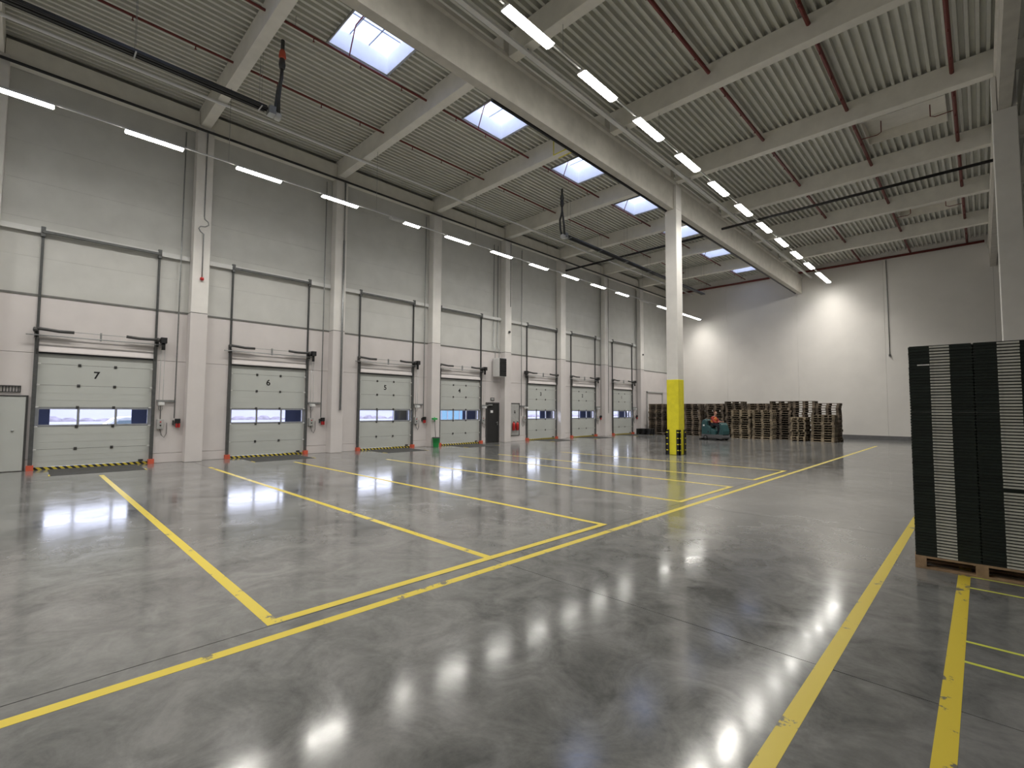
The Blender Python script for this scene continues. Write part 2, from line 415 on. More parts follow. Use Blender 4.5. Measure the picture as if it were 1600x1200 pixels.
for k in range(-5, 7):
    ya = YB if k == -5 else yk(k); yb = FY if k == 6 else yk(k+1); ym = (yk(k)+yk(k+1))/2+.05
    if k >= -3:
        a, b = ym-.92, ym+.92
        deck(W-.1, SX0, ya, yb, ZDL); deck(SX1, XM, ya, yb, ZDL); deck(SX0, SX1, ya, a, ZDL); deck(SX0, SX1, b, yb, ZDL)
        roof.box(W-.3, SX0-.05, ya, yb, 12.5, 12.6).box(SX1+.05, XM, ya, yb, 12.5, 12.6).box(SX0-.05, SX1+.05, ya, a-.05, 12.5, 12.6).box(SX0-.05, SX1+.05, b+.05, yb, 12.5, 12.6)
    else:
        deck(W-.1, XM, ya, yb, ZDL); roof.box(W-.3, XM, ya, yb, 12.5, 12.6)
    if k in (3, 5):
        a, b = ym-.95, ym+.95
        deck(XM, HX0, ya, yb, ZDR); deck(HX1, XR, ya, yb, ZDR); deck(HX0, HX1, ya, a, ZDR); deck(HX0, HX1, b, yb, ZDR)
    else:
        deck(XM, XR, ya, yb, ZDR)
    deck(XR, XE, ya, yb, ZDR); roof.box(XM, XE+.3, ya, yb, 12.5, 12.6)
part('roof_daylight_block', roof, 'roof', ce)  # unseen slab over the deck, added to keep sky light out
def skylight(k):
    ym = (yk(k)+yk(k+1))/2+.05; a, b = ym-.92, ym+.92; z0, z1 = ZDL-.02, 12.80
    lab = 'bright roof skylight over %s' % {0: 'the bay of dock door 6', 1: 'the bay of dock door 5', 2: 'the bay of dock door 4', 3: 'the bay of dock door 3', 4: 'the bay of dock door 2', 5: 'the bay of dock door 1', 6: 'the bay at the far corner', -1: 'the bay of dock door 7'}.get(k, 'the rear bays')
    s = thing('skylight', lab, 'skylight', ((SX0+SX1)/2, ym, ZDL), 'skylights over the docks', 'structure')
    t = .03
    part('curb', MB().box(SX0-t, SX0, a-t, b+t, z0, z1).box(SX1, SX1+t, a-t, b+t, z0, z1).box(SX0, SX1, a-t, a, z0, z1).box(SX0, SX1, b, b+t, z0, z1), 'curb', s)
    part('lip', MB().box(SX0-.06, SX0-t, a-.06, b+.06, z0-.03, z0+.02).box(SX1+t, SX1+.06, a-.06, b+.06, z0-.03, z0+.02).box(SX0-t, SX1+t, a-.06, a-t, z0-.03, z0+.02).box(SX0-t, SX1+t, b+t, b+.06, z0-.03, z0+.02), 'galv', s)
    nx, ny = 2, 3
    for i in range(nx):
        for j in range(ny):
            xa, xb = SX0+(SX1-SX0)*i/nx+.015, SX0+(SX1-SX0)*(i+1)/nx-.015
            yc, yd = a+(b-a)*j/ny+.015, a+(b-a)*(j+1)/ny-.015
            part('pane', MB().box(xa, xb, yc, yd, z1-.02, z1-.014), 'skypane', s)
    g = MB()
    for i in range(1, nx): g.box(SX0+(SX1-SX0)*i/nx-.015, SX0+(SX1-SX0)*i/nx+.015, a, b, z1-.03, z1)
    for j in range(1, ny): g.box(SX0, SX1, a+(b-a)*j/ny-.015, a+(b-a)*j/ny+.015, z1-.03, z1)
    part('glazing_bar', g, 'frame', s)
for k in range(-3, 7): skylight(k)
for k in (3, 5):
    ym = (yk(k)+yk(k+1))/2+.05; a, b = ym-.95, ym+.95; z0, z1 = ZDR, 12.47
    s = thing('roof_hatch', 'closed pale roof hatch in the drive aisle roof near %s' % ('the black drain pipe' if k == 3 else 'the white end wall'), 'hatch', ((HX0+HX1)/2, ym, z0), 'closed roof hatches', 'structure')
    part('curb', MB().box(HX0-.03, HX0, a-.03, b+.03, z0-.02, z1).box(HX1, HX1+.03, a-.03, b+.03, z0-.02, z1).box(HX0, HX1, a-.03, a, z0-.02, z1).box(HX0, HX1, b, b+.03, z0-.02, z1), 'beam', s)
    part('lid', MB().box(HX0, HX1, a, b, z1-.04, z1), 'beam', s)
# ------------------------------------------------------------------ pipes under the roof
def sprinkler(x, z, label, kinds, r=.035):
    p = thing('sprinkler_pipe', label, 'pipe', (x, 10, z), 'red sprinkler pipes')
    part('pipe', MB().tube([(x, -8, z), (x, FY-.21, z)], r, 8), 'red', p)
    for k in range(-2, 7):
        for fy in (.22, .5, .78):
            y = yk(k)+BAY*fy
            part('sprinkler_head', MB().tube([(x, y, z-.03), (x, y, z-.10)], .014, 6).lathe([(.005, -.13), (.03, -.125), (.03, -.118), (.012, -.10)], (x, y, z), 8), 'red', p)
        part('hanger', MB().tube([(x, yk(k)+.6, z+.03), (x, yk(k)+.6, z+.34)], .008, 5), 'galv', p)
    for k in kinds:
        ym = (yk(k)+yk(k+1))/2
        if x < XM:
            part('riser', MB().tube([(x, ym-.35, z), (x, ym-.35, z+.10), (x+.28, ym-.35, z+.70), (x+.34, ym-.35, z+.78), (x+.9, ym-.35, z+.80)], .018, 6), 'red', p)
        else:
            d = 1 if x < -2 else -1
            part('riser', MB().tube([(x, ym-.2, z), (x+d*.5, ym-.2, z-.02), (x+d*.62, ym-.2, z+.04), (x+d*.62, ym-.2, z+.45)], .016, 6), 'red', p)
sprinkler(-15.33, 11.9, 'red sprinkler pipe under the deck close to the dock wall', ())
sprinkler(-12.68, 11.9, 'red sprinkler pipe running below the edge of the skylights', (-1, 0, 1, 2, 3, 4, 5, 6))
sprinkler(-5.45, 11.8, 'red sprinkler pipe in the drive aisle roof next to the lamps', (), .055)
sprinkler(-2.88, 11.8, 'red sprinkler pipe along the closed roof hatches, lamp side', (3, 5), .055)
sprinkler(-.31, 11.8, 'red sprinkler pipe along the closed roof hatches, pillar side', (3, 5), .055)
solo('sprinkler_main', MB().tube([(W+.6, FY-.12, 11.72), (XR-.3, FY-.12, 11.72)], .075, 10), 'red', 'thick dark red pipe along the top of the end wall', 'pipe', (-9, FY-.12, 11.72))
def piped(name, pts, r, m, label, cat='pipe', n=8): return solo(name, MB().tube(pts, r, n), m, label, cat, pts[0])
piped('drain_pipe', [(W+.45, 24.05, 10.73), (XM-.22, 24.05, 10.73)], .06, 'black', 'black drain pipe crossing above the docks from column to girder')
piped('drain_pipe', [(XM+.2, 23.7, 10.73), (XR-.15, 23.7, 10.73)], .06, 'black', 'black drain pipe crossing the drive aisle below the roof beams')
piped('drain_pipe', [(XM-.2, 8.6, 10.22), (XM-.2, FY-.4, 10.22)], .055, 'black', 'black pipe clipped along the bottom edge of the girder by the skylights')
piped('drain_pipe', [(W+.5, YB+.5, 11.30), (W+.5, FY-.1, 11.30)], .045, 'black', 'thin black pipe along the tops of the wall columns')
piped('roof_conduit', [(W+2.35, YB+.5, 11.42), (W+2.35, FY-.1, 11.42)], .045, 'curb', 'thin white conduit slung below the beams over the docks', 'conduit')
o = thing('cable_tray', 'pale cable tray running beside the girder above the drive aisle lamps', 'cable tray', (-8.3, 10, 11.2))
part('tray', MB().box(-8.37, -8.23, YB+.5, FY-.1, 11.20, 11.21).box(-8.37, -8.36, YB+.5, FY-.1, 11.21, 11.26).box(-8.24, -8.23, YB+.5, FY-.1, 11.21, 11.26), 'white', o)
for k in range(-4, 7): part('hanger', MB().box(-8.31, -8.29, yk(k)-.02, yk(k)+.02, 11.21, 11.37), 'galv', o)
piped('wall_conduit', [(-4.13, FY-.03, 11.6), (-4.10, FY-.03, 5.45)], .022, 'galv', 'thin vertical conduit on the white end wall ending in a small call point', 'conduit', 6)
c5 = bpy.data.objects[[o.name for o in C.objects][-1]]
part('call_point', MB().box(-4.15, -4.05, FY-.08, FY, 5.35, 5.47), 'dsteel', c5)
# ------------------------------------------------------------------ linear lamps
def lamp(x, y0, ln, z, group, label, wd=.12, lit=1.0, pw=.76):
    l = thing('linear_lamp', label, 'lamp', (x, y0+ln/2, z), group)
    h = wd/2
    DP = [(x-h, z+.028), (x-h*.92, z+.012), (x-h*.45, z-.014), (x+h*.45, z-.014), (x+h*.92, z+.012), (x+h, z+.028)]
    part('housing', MB().prism([(x-h*1.03, z+.028), (x-h*1.03, z+.045), (x-h*.4, z+.085), (x+h*.4, z+.085), (x+h*1.03, z+.045), (x+h*1.03, z+.028)], y0, y0+ln), 'white', l)
    def glow(a, b):
        part('diffuser', MB().prism(DP, a, b), 'diff', l)
        ld = bpy.data.lights.new('lamp_light', 'AREA'); ld.shape = 'RECTANGLE'; ld.size = wd; ld.size_y = b-a
        ld.energy = LAMP_W*pw*(b-a)/1.4; ld.color = (1, .955, .88); ld.spread = math.radians(128)
        lo = bpy.data.objects.new('lamp_light', ld); C.objects.link(lo); lo.parent = l; lo.location = (0, (a+b)/2-y0-ln/2, -.02)
    if lit == 1: glow(y0+.02, y0+ln-.02)
    elif lit > 0:
        part('dark_diffuser', MB().prism(DP, y0+.02, y0+ln*(1-lit)), 'diffoff', l)
        glow(y0+ln*(1-lit), y0+ln-.02)
    else:
        part('dark_diffuser', MB().prism(DP, y0+.02, y0+ln-.02), 'diffoff', l)
def rail(x, z, label):
    t = thing('lamp_rail', label, 'rail', (x, 10, z), 'lamp rails')
    part('rail', MB().box(x-.022, x+.022, YB+1, FY-.25, z+.085, z+.125), 'white', t)
    for k in range(-4, 7): part('hanger', MB().tube([(x, yk(k), z+.12), (x, yk(k), 11.5 if x < XM else ZR)], .006, 5), 'galv', t)
X1, Z1, X2, Z2 = -16.0, 9.10, -7.12, 10.50
rail(X1, Z1, 'thin white lamp rail hung along the dock wall'); rail(X2, Z2, 'thin white lamp rail hung beside the girder over the drive aisle')
G1, G2 = 'linear lamps along the dock wall', 'linear lamps beside the girder'
i = -6
while True:
    y = -1.07+2.665*i
    if y > 33: break
    lit = .55 if i == 4 else (0 if i == 11 else 1)
    lamp(X1, y, 1.32, Z1, G1, {4: 'half lit linear lamp on the dock wall rail', 11: 'unlit linear lamp on the dock wall rail'}.get(i, 'lit linear lamp on the thin rail along the dock wall'), .20, lit)
    i += 1
for j in range(3): lamp(X1, 33.9+1.33*j, 1.32, Z1, G1, 'lit linear lamp joined end to end at the end wall', .20, 1, .5)
for i in range(-9, 11): lamp(X2, 6.98+2.77*i, 1.55, Z2, G2, 'lit linear lamp on the rail beside the girder over the drive aisle', .26, 1, 1.14)
lamp(X2, 36.25, 1.55, Z2, G2, 'lit linear lamp at the end wall closing the drive aisle rail', .26, 1, .55)
# ------------------------------------------------------------------ radiant heaters
def heater(y0, y1, end, label):
    x, z = -13.8, 10.0
    h = thing('radiant_heater', label, 'heater', (x, (y0+y1)/2, z), 'black radiant tube heaters')
    part('reflector', MB().prism([(x-.13, z-.01), (x-.08, z+.09), (x+.08, z+.09), (x+.13, z-.01), (x+.118, z-.01), (x+.073, z+.08), (x-.073, z+.08), (x-.118, z-.01)], y0, y1), 'black', h)
    for s in (-.055, .055): part('tube', MB().tube([(x+s, y0-.03, z+.02), (x+s, y1+.03, z+.02)], .036, 8), 'black', h)
    n = max(2, int((y1-y0)/2.4))
    for i in range(n+1):
        y = y0+.15+(y1-y0-.3)*i/n
        part('hanger', MB().box(x-.18, x+.18, y-.015, y+.015, z-.035, z-.02).tube([(x-.1, y, z+.13), (x-.1, y, 12.2)], .005, 4).tube([(x+.1, y, z+.13), (x+.1, y, 12.2)], .005, 4), 'galv', h)
    s = 1 if end == y1 else -1
    b = part('burner', MB().box(x-.13, x+.13, *sorted((end+s*.05, end+s*.22)), z-.10, z+.12), 'galv', h)
    part('fan', MB().lathe([(.10, 0), (.12, .05), (.12, .14), (.06, .17)], (x, end+s*.30-.08, z-.06), 12, 'y'), 'white', b)
    e = end+s*.3
    part('hose', MB().tube([(x-.08, e, z), (x-.16, e, z+.35), (x-.16, e+s*.04, z+.75), (x-.06, e+s*.06, z+.95), (x, e+s*.08, z+1.1), (x, e+s*.08, z+1.35)], .045, 8), 'dsteel', h)
    part('hose', MB().tube([(x+.08, e, z), (x+.06, e, z+.45), (x+.03, e+s*.04, z+.85), (x, e+s*.07, z+1.15), (x, e+s*.08, z+1.35)], .045, 8), 'dsteel', h)
    part('flue', MB().lathe([(.07, 0), (.09, .12), (.07, .3)], (x, e+s*.08, z+1.36), 10).lathe([(.05, 0), (.05, .5)], (x, e+s*.08, z+1.9), 10), 'dsteel', h)
    part('flue_joint', MB().lathe([(.07, 0), (.10, .05), (.08, .2), (.06, .26)], (x, e+s*.08, z+1.65), 10), 'orange' if s > 0 else 'dsteel', h)
heater(-9.5, 4.35, 4.35, 'long black radiant tube heater ending by the first skylight, orange flue joint')
heater(17.75, 33.4, 17.75, 'long black radiant tube heater hung over the docks beyond the yellow pillar line')
# ------------------------------------------------------------------ dock doors
hinge_me = MB().box(0, .015, -.035, .035, -.04, .04).tube([(.018, -.035, 0), (.018, .035, 0)], .009, 6).mesh('hinge', M['dsteel'])
roller_me = MB().box(0, .02, -.05, .05, -.025, .025).tube([(.012, -.07, 0), (.012, .07, 0)], .016, 6).mesh('roller', M['white'])
def dock_door(n):
    y0 = DOORS[n]; da, db = y0+.10, y0+2.75; x = W-.03; t = .05
    extra = {7: 'beside the grey service door', 6: 'between the second pair of columns', 5: 'near the green bin', 4: 'beside the black steel door', 3: 'beside the fire extinguishers', 2: 'with motor at its far top corner', 1: 'closest to the wooden pallet stacks'}[n]
    d = thing('door_%d' % n, 'grey sectional dock door numbered %s, %s' % (NUM[n], extra), 'door', (W, (da+db)/2, 0), 'numbered dock doors', 'structure')
    zs = [.075, .575, 1.225, 1.79, 2.43, 3.04, 3.335]
    sec = []
    for i in range(6):
        z0, z1 = zs[i]+.004, zs[i+1]-.004
        if i == 2:
            f = MB().box(x-t, x, da, db, z0, z0+.055).box(x-t, x, da, db, z1-.055, z1)
            e = [da, da+.075, None, None]
            gl = [(da+.075, da+.075+.81), (da+.075+.87, da+.075+1.68), (da+.075+1.74, db-.075)]
            f.box(x-t, x, da, gl[0][0], z0+.055, z1-.055).box(x-t, x, gl[0][1], gl[1][0], z0+.055, z1-.055).box(x-t, x, gl[1][1], gl[2][0], z0+.055, z1-.055).box(x-t, x, gl[2][1], db, z0+.055, z1-.055)
            s = part('window_section', f, 'frame', d)
            for a, b in gl: part('pane', MB().box(x-.03, x-.024, a, b, z0+.055, z1-.055), 'pane', s)
        else:
            m = MB().box(x-t, x, da, db, z0, z1)
            for q in (.33, .66): m.box(x, x+.003, da+.02, db-.02, z0+(z1-z0)*q-.006, z0+(z1-z0)*q+.006) if i < 5 and i != 4 else None
            s = part('door_section', m, 'door', d)
        sec.append(s)
    for i in range(1, 6):
        for q in (.335, .65): share('hinge', hinge_me, sec[i], (x, da+(db-da)*q, zs[i]))
        for y in (da-.01, db+.01): share('roller', roller_me, sec[i], (W+.02, y, zs[i]))
    for i in range(1, 6): part('joint_seal', MB().box(x-t-.006, x-.012, da, db, zs[i]-.012 if i not in (2, 3) else zs[i]-.006, zs[i]+.006), 'dark_joint', d)
    text('number', str(n), .30, 'black', sec[4], Matrix.Translation((x+.004, (da+db)/2-.04, 2.755)) @ Matrix.Rotation(math.pi/2, 4, 'Z') @ Matrix.Rotation(math.pi/2, 4, 'X'))
    part('bottom_seal', MB().box(x-t, x+.015, da, db, .002, .072), 'stripe', d)
    part('latch', MB().box(x, x+.05, db-.26, db-.14, .10, .15), 'black', sec[0])
    part('header_seal', MB().box(x-t, W+.03, da-.05, db+.05, 3.335, 3.375), 'black', d)
    part('header_panel', MB().prism([(W+.002, 3.38), (W+.05, 3.38), (W+.05, 3.41), (W+.002, 3.56)], da-.02, db+.02), 'concrete_low', d)
    for s, y in ((-1, da), (1, db)):
        ya, yb = sorted((y+s*.005, y+s*.095))
        tr = part('track', MB().box(W+.002, W+.09, ya, yb, .14, 3.75).box(W+.002, W+.05, y+s*.05-.03, y+s*.05+.03, 3.75, 6.95).box(W+.05, W+.075, y+s*.05-.012, y+s*.05+.012, 3.75, 6.95), 'track', d)
        part('track_foot', MB().box(W+.002, W+.17, ya-.03, yb+.03, 0, .145), 'orange', tr)
        part('track_plate', MB().prism([(W+.09, 3.3), (W+.14, 3.45), (W+.14, 3.8), (W+.09, 3.9)], y+s*.02, y+s*.06), 'dsteel', tr)
        part('pulley', MB().lathe([(.02, -.02), (.06, -.02), (.06, .02), (.02, .02)], (W+.09, y+s*.05, 6.84), 10, 'y').box(W+.02, W+.12, y+s*.05-.05, y+s*.05+.05, 6.70, 6.98), 'track', tr)
    part('top_rail', MB().box(W+.10, W+.15, da-.06, db+.06, 6.80, 6.87), 'track', d)
    sm = 1 if n != 3 else -1
    part('shaft', MB().tube([(W+.16, da-.28, 3.84), (W+.16, db+.22, 3.84)], .017, 6).tube([(W+.16, da-.1, 4.0), (W+.16, db+.1, 4.0)], .009, 6).box(W+.10, W+.17, (da+db)/2-.02, (da+db)/2+.02, 3.80, 4.05), 'galv', d)
    part('spring', MB().tube([(W+.16, da-.08, 4.03), (W+.16, da+.15, 4.01), (W+.16, da+.40, 3.985), (W+.16, da+.72, 3.99)], .045, 10), 'dsteel', d)
    part('spring', MB().tube([(W+.16, db-.72, 4.01), (W+.16, db-.40, 3.985), (W+.16, db-.15, 3.99), (W+.16, db+.10, 4.0)], .045, 10), 'dsteel', d)
    for y in (da-.10, db+.10): part('cable_drum', MB().lathe([(.03, -.05), (.075, -.03), (.065, .03), (.03, .05)], (W+.16, y, 3.99), 10, 'y').box(W+.002, W+.16, y-.012, y+.012, 3.78, 4.06), 'dsteel', d)
    ym = db+.24 if sm > 0 else da-.24
    mo = part('motor', MB().box(W+.06, W+.26, ym-.08, ym+.08, 3.90, 4.08).tube([(W+.16, ym, 3.9), (W+.16, ym, 3.68)], .05, 8), 'black', d)
    part('chain', MB().tube([(W+.12, ym-.05, 3.7), (W+.12, ym-.05, 1.75), (W+.12, ym-.02, 1.70), (W+.12, ym+.02, 1.70), (W+.12, ym+.05, 1.75), (W+.12, ym+.05, 3.7)], .007, 4), 'galv', mo)
for n in DOORS: dock_door(n)
for n, y0 in DOORS.items():
    lv = thing('dock_leveler', 'dark steel dock leveler plate in the floor at door %s' % NUM[n], 'dock leveler', (W+.9, y0+1.42, 0), 'dock levelers')
    part('plate', MB().box(W+.12, W+1.85, y0+.42, y0+2.42, -.001, .006), 'lever', lv)
    for a in (.385, 2.42): part('edge', MB().box(W+1.55, W+1.88, y0+a, y0+a+.035, -.001, .008), 'line', lv)
    # control gear on the wall
    db = y0+2.75; s = 1; yb = db+.22
    if n == 3: s = -1; yb = y0+.10-.22
    if n == 4: yb = db+.17
    c = thing('dock_control', 'grey dock control gear with lamp arm on the wall at door %s' % NUM[n], 'control box', (W, yb, 1.5), 'dock controls')
    Y = lambda a: yb+s*a
    bx = lambda m, xa, xb, a, b, z0, z1: m.box(xa, xb, *sorted((Y(a), Y(b))), z0, z1)
    part('arm', bx(MB(), W+.001, W+.07, -.08, .42, 1.98, 2.05), 'galv', c)
    part('arm_lamp', bx(MB(), W+.07, W+.30, -.06, .10, 1.86, 1.97), 'white', c, .02)
    part('control_box', bx(MB(), W+.001, W+.10, -.05, .13, 1.10, 1.42), 'greyplast', c, .012)
    part('button', MB().lathe([(.022, 0), (.022, .03), (.014, .04)], (W+.10, Y(.04), 1.33), 8, 'x'), 'red2', c)
    part('button', MB().lathe([(.022, 0), (.022, .03), (.014, .04)], (W+.10, Y(.04), 1.22), 8, 'x'), 'black', c)
    part('cable', MB().tube([(W+.03, Y(.04), 1.10), (W+.05, Y(.08), .9), (W+.04, Y(.16), .82), (W+.03, Y(.22), .95), (W+.03, Y(.22), 1.3)], .009, 5), 'dsteel', c)
    part('cable', MB().tube([(W+.02, Y(.04), 1.42), (W+.02, Y(.04), 1.86)], .01, 5), 'dsteel', c)
    if n != 4:
        piped('wall_conduit', [(W+.13, Y(.40), 1.45), (W+.13, Y(.40), 11.2)], .02, 'galv', 'tall thin conduit on the wall at door %s' % NUM[n], 'conduit', 6)
    if n not in (3, 4):
        q = thing('socket_box', 'black socket box with red plugs on the wall at door %s' % NUM[n], 'socket', (W, Y(.52), 1.25), 'wall sockets')
        part('box', bx(MB(), W+.001, W+.12, .44, .58, 1.28, 1.43), 'black', q, .01)
        for a in (.46, .53): part('plug', bx(MB(), W+.02, W+.11, a, a+.045, 1.14, 1.28), 'red2', q, .008)
        part('switch', bx(MB(), W+.001, W+.07, .37, .42, 1.22, 1.38), 'dsteel', q, .008)
# ------------------------------------------------------------------ other doors, wall equipment
d8 = thing('door_8', 'black steel side door between dock door 4 and the next column', 'door', (W, 18.1, 0), kind='structure')
part('leaf', MB().box(W+.001, W+.05, 17.66, 18.52, .01, 2.13), 'rubber', d8)
part('frame', MB().box(W+.001, W+.06, 17.60, 17.66, 0, 2.19).box(W+.001, W+.06, 18.52, 18.58, 0, 2.19).box(W+.001, W+.06, 17.66, 18.52, 2.13, 2.19), 'dsteel', d8)
part('handle', MB().box(W+.05, W+.065, 18.42, 18.46, .95, 1.15).tube([(W+.08, 18.44, 1.08), (W+.08, 18.31, 1.08)], .012, 6), 'galv', d8)
part('notice', MB().box(W+.05, W+.053, 17.92, 18.10, 1.62, 1.76), 'whitesign', d8)
part('closer', MB().box(W+.05, W+.10, 17.72, 18.02, 2.02, 2.09), 'galv', d8)
sg = thing('exit_sign', 'small dark emergency sign above the black steel door', 'sign', (W, 18.1, 2.4))
part('plate', MB().box(W+.001, W+.05, 17.95, 18.22, 2.30, 2.45), 'dsteel', sg, .01)
part('mark', MB().box(W+.05, W+.053, 17.99, 18.06, 2.34, 2.41).box(W+.05, W+.053, 18.10, 18.18, 2.35, 2.40), 'whitesign', sg)
d9 = thing('door_9', 'closed pale loading door partly behind the corner pallet stack', 'door', (W, 36.4, 0), kind='structure')
for j in range(5): part('door_section', MB().box(W+.002, W+.03, 35.15, 37.6, .02+j*.64, .65+j*.64), 'concrete_low', d9)
part('frame', MB().box(W+.002, W+.10, 35.06, 35.14, 0, 3.32).box(W+.002, W+.10, 37.61, 37.69, 0, 3.32).box(W+.002, W+.10, 35.06, 37.69, 3.24, 3.34), 'greyplast', d9)
d10 = thing('door_10', 'pale grey flush service door next to dock door 7', 'door', (W, -.2, 0), kind='structure')
part('leaf', MB().box(W+.014, W+.045, -.58, .07, .02, 2.08), 'door', d10)
part('frame', MB().box(W+.014, W+.055, -.64, .12, 2.085, 2.12).box(W+.014, W+.055, .075, .12, 0, 2.085).box(W+.014, W+.055, -.64, -.585, 0, 2.085), 'dsteel', d10)
part('lock', MB().lathe([(.03, 0), (.03, .02), (.015, .03)], (W+.045, -.16, 1.13), 10, 'x'), 'galv', d10)
vg = thing('vent_grille', 'dark louvred vent grille above the grey service door', 'vent', (W, -.3, 2.3))
part('frame', MB().box(W+.001, W+.03, -.62, -.04, 2.36, 2.39).box(W+.001, W+.03, -.62, -.04, 2.20, 2.22).box(W+.001, W+.03, -.06, -.04, 2.22, 2.36).box(W+.001, W+.03, -.62, -.60, 2.22, 2.36), 'dsteel', vg)
for j in range(9): part('louvre', MB().box(W+.003, W+.025, -.585+j*.06, -.56+j*.06, 2.22, 2.36), 'dsteel', vg)
ah = thing('air_heater', 'boxy white unit heater with black louvred front high on the wall', 'heater', (W+.4, 18.3, 3.6))
part('casing', MB().box(W+.10, W+.62, 18.02, 18.56, 3.60, 4.62), 'white', ah, .02)
for j in range(8): part('louvre', MB().prism([(W+.622, 3.66+j*.118), (W+.66, 3.64+j*.118), (W+.66, 3.72+j*.118), (W+.622, 3.75+j*.118)], 18.06, 18.52), 'black', ah)
part('louvre_frame', MB().box(W+.62, W+.63, 18.04, 18.54, 3.62, 4.60), 'black', ah)
for z in (3.68, 4.54): part('bracket', MB().box(W+.001, W+.10, 18.1, 18.48, z, z+.04), 'galv', ah)
part('supply_pipe', MB().tube([(W+.2, 18.1, 4.62), (W+.2, 18.1, 5.1), (W+.06, 18.1, 5.3), (W+.06, 18.1, 11.0)], .022, 6).tube([(W+.2, 18.4, 4.62), (W+.2, 18.4, 5.1), (W+.06, 18.4, 5.3), (W+.06, 18.4, 11.0)], .022, 6), 'galv', ah)
nb = thing('fire_board', 'pale fire point board with dark frame beside dock door 3', 'board', (W, 19.9, .3))
part('board', MB().box(W+.014, W+.03, 19.52, 20.20, .34, 2.15), 'greyplast', nb)
part('frame', MB().box(W+.014, W+.05, 19.48, 20.24, 2.15, 2.18).box(W+.014, W+.05, 20.20, 20.24, .32, 2.15).box(W+.014, W+.05, 19.48, 19.52, .32, 2.15).box(W+.014, W+.05, 19.52, 20.20, .32, .34), 'dsteel', nb)
part('arrow_mark', MB().prism([(19.78, 1.66), (19.85, 1.56), (19.92, 1.66), (19.88, 1.66), (19.88, 1.76), (19.82, 1.76), (19.82, 1.66)], W+.03, W+.033, 'x'), 'black', nb)
for y in (19.68, 19.98):
    e = thing('fire_extinguisher', 'red fire extinguisher hung on the fire point board', 'extinguisher', (W+.12, y, .62), 'fire extinguishers')
    part('cylinder', MB().lathe([(.06, 0), (.085, .02), (.085, .36), (.06, .43), (.03, .46)], (W+.12, y, .62), 14), 'red2', e)
    part('valve', MB().box(W+.09, W+.15, y-.02, y+.05, 1.08, 1.13).tube([(W+.12, y, 1.07), (W+.12, y, 1.12)], .02, 8), 'black', e)
    part('hose', MB().tube([(W+.13, y+.05, 1.1), (W+.16, y+.11, 1.0), (W+.16, y+.10, .75)], .012, 6), 'black', e)
    part('bracket', MB().box(W+.0305, W+.045, y-.03, y+.03, .66, 1.0), 'dsteel', e)
gb = thing('waste_bin', 'bright green bin at the foot of the column between doors 5 and 4', 'bin', (W+.62, 13.86, 0))
part('tub', MB().lathe([(.12, 0), (.13, .02), (.17, .40), (.185, .40), (.185, .43), (.16, .43), (.12, .05)], (W+.62, 13.86, .0), 18), 'green', gb)
part('rim', MB().lathe([(.18, .42), (.195, .43), (.195, .46), (.18, .47)], (W+.62, 13.86, 0), 18), 'dsteel', gb)
br = thing('broom', 'green handled broom standing in the green bin', 'broom', (W+.6, 13.86, .06))
part('stick', MB().tube([(W+.62, 13.86, .06), (W+.52, 13.84, 1.30)], .014, 8), 'dsteel', br)
part('grip', MB().tube([(W+.525, 13.841, 1.22), (W+.51, 13.838, 1.42)], .028, 8), 'green', br)
part('head', MB().box(W+.44, W+.58, 13.72, 13.96, 1.30, 1.38), 'green', br)
# ------------------------------------------------------------------ wooden pallets
def pallet_boxes(L=1.2, D=.8):
    m = MB()
    for i in range(5):
        wd = .145 if i % 2 == 0 else .10
        y = -D/2+[0, .165, .3275, .535, .655][i]*D/.8
        m.box(-L/2, L/2, y, y+wd, .122, .144)
    for x in (-L/2, -.0725, L/2-.145): m.box(x, x+.145, -D/2, D/2, .10, .122)
    for x in (-L/2, -.0725, L/2-.145):
        for y in (-D/2, -.05, D/2-.10): m.box(x, x+.145, y, y+.10, .022, .10)
    for y in (-D/2, -.05, D/2-.10): m.box(-L/2, L/2, y, y+.10, 0, .022)
    return m
pal_me = pallet_boxes().mesh('wooden_pallet', M['wood']); pal_me2 = pallet_boxes().mesh('wooden_pallet', M['wood3'])
def stack(x0, yf, n, desc, rot=False, z0=0, me=None):
    for i in range(n):
        o = bpy.data.objects.new('wooden_pallet', me or pal_me); C.objects.link(o)
        j = random.uniform(-.035, .035), random.uniform(-.03, .03)
        if rot: o.location = (x0+.4+j[0], yf+.6+j[1], z0+i*.1445); rz = math.pi/2
        else: o.location = (x0+.6+j[0], yf+.4+j[1], z0+i*.1445); rz = 0
        o.rotation_euler = (0, 0, rz+random.uniform(-.012, .012))
        tag(o, 'weathered wooden pallet in the '+desc, 'pallet', 'pallets in the '+desc)
tall = [(-18.62, 'tall stack in the corner by the dock wall'), (-17.1, 'tall stack behind the yellow based pillar'), (-15.73, 'tall stack between the pillar and the scrubber'),
        (-14.12, 'tall stack directly behind the scrubber'), (-12.80, 'tall stack right after the scrubber, behind a lower stack'), (-11.30, 'tall stack behind the pair of lower stacks'),
        (-9.92, 'tall stack just past the pair of lower stacks'), (-8.60, 'tall stack behind the narrow lower stack'), (-7.32, 'last tall stack at the open end of the row')]
for q, (x, dsc) in enumerate(tall): stack(x, 34.3, (16, 16, 16, 16, 17, 16, 17, 17, 16)[q], dsc)
for x, dsc in tall[1:7]: stack(x+.03, 35.3, 16, 'rear row, '+dsc.replace('tall stack ','stack '))
stack(-12.02, 33.2, 13, 'lower stack next to the scrubber', me=pal_me2); stack(-10.70, 33.25, 13, 'lower stack beside another of equal height', me=pal_me2)
